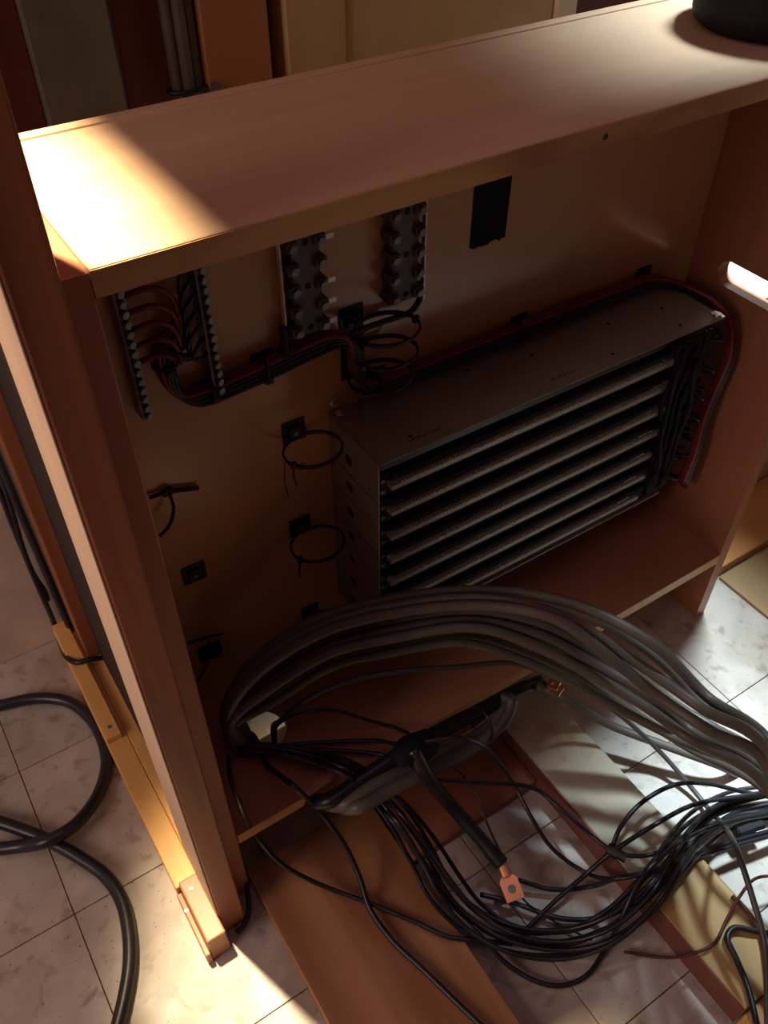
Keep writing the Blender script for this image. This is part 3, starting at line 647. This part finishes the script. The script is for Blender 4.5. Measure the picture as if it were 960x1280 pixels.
black([(560, 1130, 'z', .026), (600, 1170, 'z', .020), (640, 1210, 'z', .008), (690, 1232, 'z', .006), (730, 1222, 'z', .006), (760, 1180, 'z', .012), (778, 1145, 'z', .058), (800, 1100, 'z', .085), (840, 1060, 'z', .085), (900, 1030, 'z', .06), (980, 1012, 'z', .04)], 'lowest black cable loop on the tiles beside the brown board', .0030, pre=False)
black([(650, 1170, 'z', .010), (690, 1130, 'z', .016), (730, 1095, 'z', .030), (764, 1066, 'z', .062), (820, 1030, 'z', .088), (870, 1005, 'z', .07), (930, 995, 'z', .06), (985, 985, 'z', .05)], 'black cable slanting up from the bunch across the stud', .0030, pre=False)
black([(780, 1190, 'z', .006), (830, 1197, 'z', .006), (862, 1193, 'z', .050), (892, 1180, 'z', .052), (908, 1150, 'z', .056), (925, 1120, 'z', .07), (945, 1098, 'z', .06), (985, 1095, 'z', .04)], 'very thin wire crossing the far stud face to the tiles', .0019, pre=False, mat='brown_wire')
black([(980, 1170, 'z', .045), (945, 1164, 'z', .052), (918, 1160, 'z', .054), (909, 1172, 'z', .054), (920, 1198, 'z', .052), (935, 1235, 'z', .052), (947, 1285, 'z', .052)], 'black cable making a hairpin bend on the stud end', .0036, pre=False)
black([(915, 1120, 'z', .050), (938, 1144, 'z', .050), (951, 1170, 'z', .050), (957, 1205, 'z', .050), (960, 1250, 'z', .048), (962, 1290, 'z', .046)], 'red-brown wire lying along the right edge of the stud', .0030, pre=False, mat='brown_wire')
black([(545, 950, 'y', -.045), (575, 965, 'y', -.055), (600, 1000, 'z', .08), (605, 1020, 'z', .075), (640, 1095, 'z', .028), (655, 1125, 'z', .020), (690, 1150, 'z', .010), (740, 1175, 'z', .008)], 'very thin dark wire hanging from the taped joint past the lug', .0014, pre=False)
black([(306, 1082, 'z', .030), (309, 1110, 'z', .020), (311, 1138, 'z', .010), (305, 1156, 'z', .006), (295, 1166, 'z', .005)], 'short black cable curling round the foot of the front post', .0032, pre=False)
th = empty('thread', at(360, 580, y=YB-.002), 'thin tan thread with a tiny ring below the topmost looped tie', 'thread')
tube('strand', px((357, 576, 'y', YB-.0012), (356, 600, 'y', YB-.0012), (361, 622, 'y', YB-.0012)), .0005, 'brown_wire', th, sides=5)
c = at(377, 583, y=YB-.0012)
bm = bmesh.new(); add_tube(bm, [c+Vector((.0038*math.cos(a), 0, .0045*math.sin(a))) for a in [2*math.pi*k/14 for k in range(14)]], .0005, 5, closed=True); finish('ring', bm, 'brown_wire', th, smooth=True)
for (u, v, z, du, dv, lab) in [(770, 1066, .060, 22, 12, 'small black plug resting on the pine stud'), (935, 1036, .035, 30, -10, 'black plug at the right edge among the cables')]:
    a = at(u-du/2, v-dv/2, z=z); b = at(u+du/2, v+dv/2, z=z); d = (b-a)
    e = empty('plug', a, lab, 'plug', 'black plugs')
    bm = bmesh.new(); add_cyl(bm, a, d, .0085, d.length*.7, 12, bev=.0015); finish('body', bm, 'black', e)
    bm = bmesh.new(); add_cyl(bm, a+d*.68, d, .0062, d.length*.4, 12); finish('collar', bm, 'black', e)

# ------------------------------------------------------------------ heavy black cable on the left floor
tag(tube('floor_cable', px((-60, 895, 'z', .010), (0, 882, 'z', .010), (45, 873, 'z', .010), (85, 877, 'z', .010), (113, 898, 'z', .010), (130, 930, 'z', .010), (133, 960, 'z', .010), (122, 995, 'z', .012), (95, 1030, 'z', .024), (62, 1050, 'z', .030), (25, 1058, 'z', .014), (-60, 1066, 'z', .010)), .0085, 'rubber', sides=12), 'heavy black cable bent in a wide loop on the left floor', 'cable')
tag(tube('floor_cable', px((-60, 1010, 'z', .010), (0, 1028, 'z', .010), (30, 1038, 'z', .010), (62, 1051, 'z', .010), (100, 1072, 'z', .010), (132, 1095, 'z', .010), (152, 1125, 'z', .010), (161, 1165, 'z', .010), (162, 1205, 'z', .010), (155, 1250, 'z', .010), (140, 1310, 'z', .010)), .0085, 'rubber', sides=12), 'heavy black cable curving down toward the viewer on the left floor', 'cable')
# wires behind the frame, on the beige panel
LW = 'wires hanging in front of the beige panel'
tag(tube('wire', px((-30, 500, 'y', .500), (0, 590, 'y', .500), (18, 650, 'y', .505), (30, 690, 'y', .505), (50, 738, 'y', .505), (68, 780, 'y', .505), (76, 806, 'z', .012), (84, 822, 'z', .046), (96, 828, 'z', .054), (115, 824, 'z', .054), (128, 822, 'z', .044), (148, 815, 'z', .042)), .0040, 'rubber'), 'dark wire running down the beige panel and over the runner', 'wire', LW)
tag(tube('wire', px((-40, 500, 'y', .505), (-2, 610, 'y', .506), (20, 668, 'y', .506), (34, 700, 'y', .506), (45, 722, 'y', .508), (57, 740, 'y', .509), (60, 750, 'y', .510)), .0034, 'rubber'), 'shorter dark wire hanging over the beige panel', 'wire', LW)
tag(tube('wire', px((-25, 520, 'y', .485), (2, 582, 'y', .485), (30, 650, 'y', .485), (60, 720, 'y', .485), (90, 790, 'y', .485)), .0055, 'rubber'), 'thick dark wire running straight down behind the rear post', 'wire', LW)
# cable bundle and wire on the back wall
bx = .277
cb = empty('cable_bundle', (bx, .52, .75), 'bundle of grey cables strapped upright on the dark red wall board', 'cable bundle')
for dx, dy in [(-.012, 0), (.0, -.006), (.012, 0)]:
    tube('cable', [Vector((bx+dx+(.0)*k, .528+dy, .74+k*.12)) for k in range(6)], .0072, 'grey_cable', cb)
bm = bmesh.new(); add_tube(bm, [Vector((bx+.023*math.cos(a), .526+.014*math.sin(a), .753)) for a in [2*math.pi*k/20 for k in range(20)]], .0028, 6, closed=True); finish('strap', bm, 'black', cb, smooth=True)
cyl('screw', (.304, .5145, .7535), (0, -1, 0), .005, .006, 'metal', cb, seg=12)
tag(tube('wire', [Vector((.2065, .537, .60)), Vector((.2045, .538, .74)), Vector((.206, .537, .82)), Vector((.2035, .538, .90)), Vector((.205, .537, 1.2))], .0035, 'grey_cable'), 'single grey wire hanging down the dark red wall board', 'wire')

# ------------------------------------------------------------------ boards on the floor
bm = bmesh.new(); add_box(bm, .004, .183, -.80, .016, .0003, .019, .0015, 2)
tag(finish('floor_board', bm, 'floor_board'), 'wide brown board lying flat from under the cabinet toward the viewer', 'board')
tag(box('red_board', .188, .3885, -.088, .135, .0003, .0185, 'red_floor', bev=.0015), 'dark reddish board lying between the brown board and the stud, under the cabinet front', 'board')
st = empty('stud', (.435, -.15, 0), 'pale weathered pine stud running under the cables and the cabinet', 'stud')
box('beam', .391, .481, -.268, .140, .0003, .045, 'stud', st, bev=.0025)
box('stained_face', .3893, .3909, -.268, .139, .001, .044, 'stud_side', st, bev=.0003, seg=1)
st2 = empty('stud', (.435, -.35, 0), 'yellow pine stud end butted against the weathered stud', 'stud')
box('beam', .391, .481, -.432, -.2695, .0003, .045, 'yellow_stud', st2, bev=.0025)
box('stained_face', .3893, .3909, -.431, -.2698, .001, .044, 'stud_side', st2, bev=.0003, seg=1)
tag(box('wood_block', .386, .50, -.55, -.4345, .0003, .040, 'runner', bev=.002), 'short orange wood block butted against the stud end', 'block')
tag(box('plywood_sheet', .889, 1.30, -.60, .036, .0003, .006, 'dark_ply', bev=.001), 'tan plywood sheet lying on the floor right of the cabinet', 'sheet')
tag(box('plank', .835, 1.35, .040, .150, .0003, .022, 'plank', bev=.0015), 'orange plank lying on the floor behind the plywood sheet', 'plank')
bxr = empty('wooden_box', (1.3, .35, 0), 'low tan wooden box standing beyond the orange plank', 'box')
box('side_board', 1.09, 1.11, .152, .50, .0003, .22, 'tan_board', bxr)
box('front_board', 1.1102, 1.24, .152, .17, .0003, .22, 'tan_board', bxr)
box('side_board', 1.2202, 1.24, .1702, .50, .0003, .22, 'tan_board', bxr)
box('lid', 1.085, 1.245, .147, .505, .2202, .235, 'tan_board', bxr)
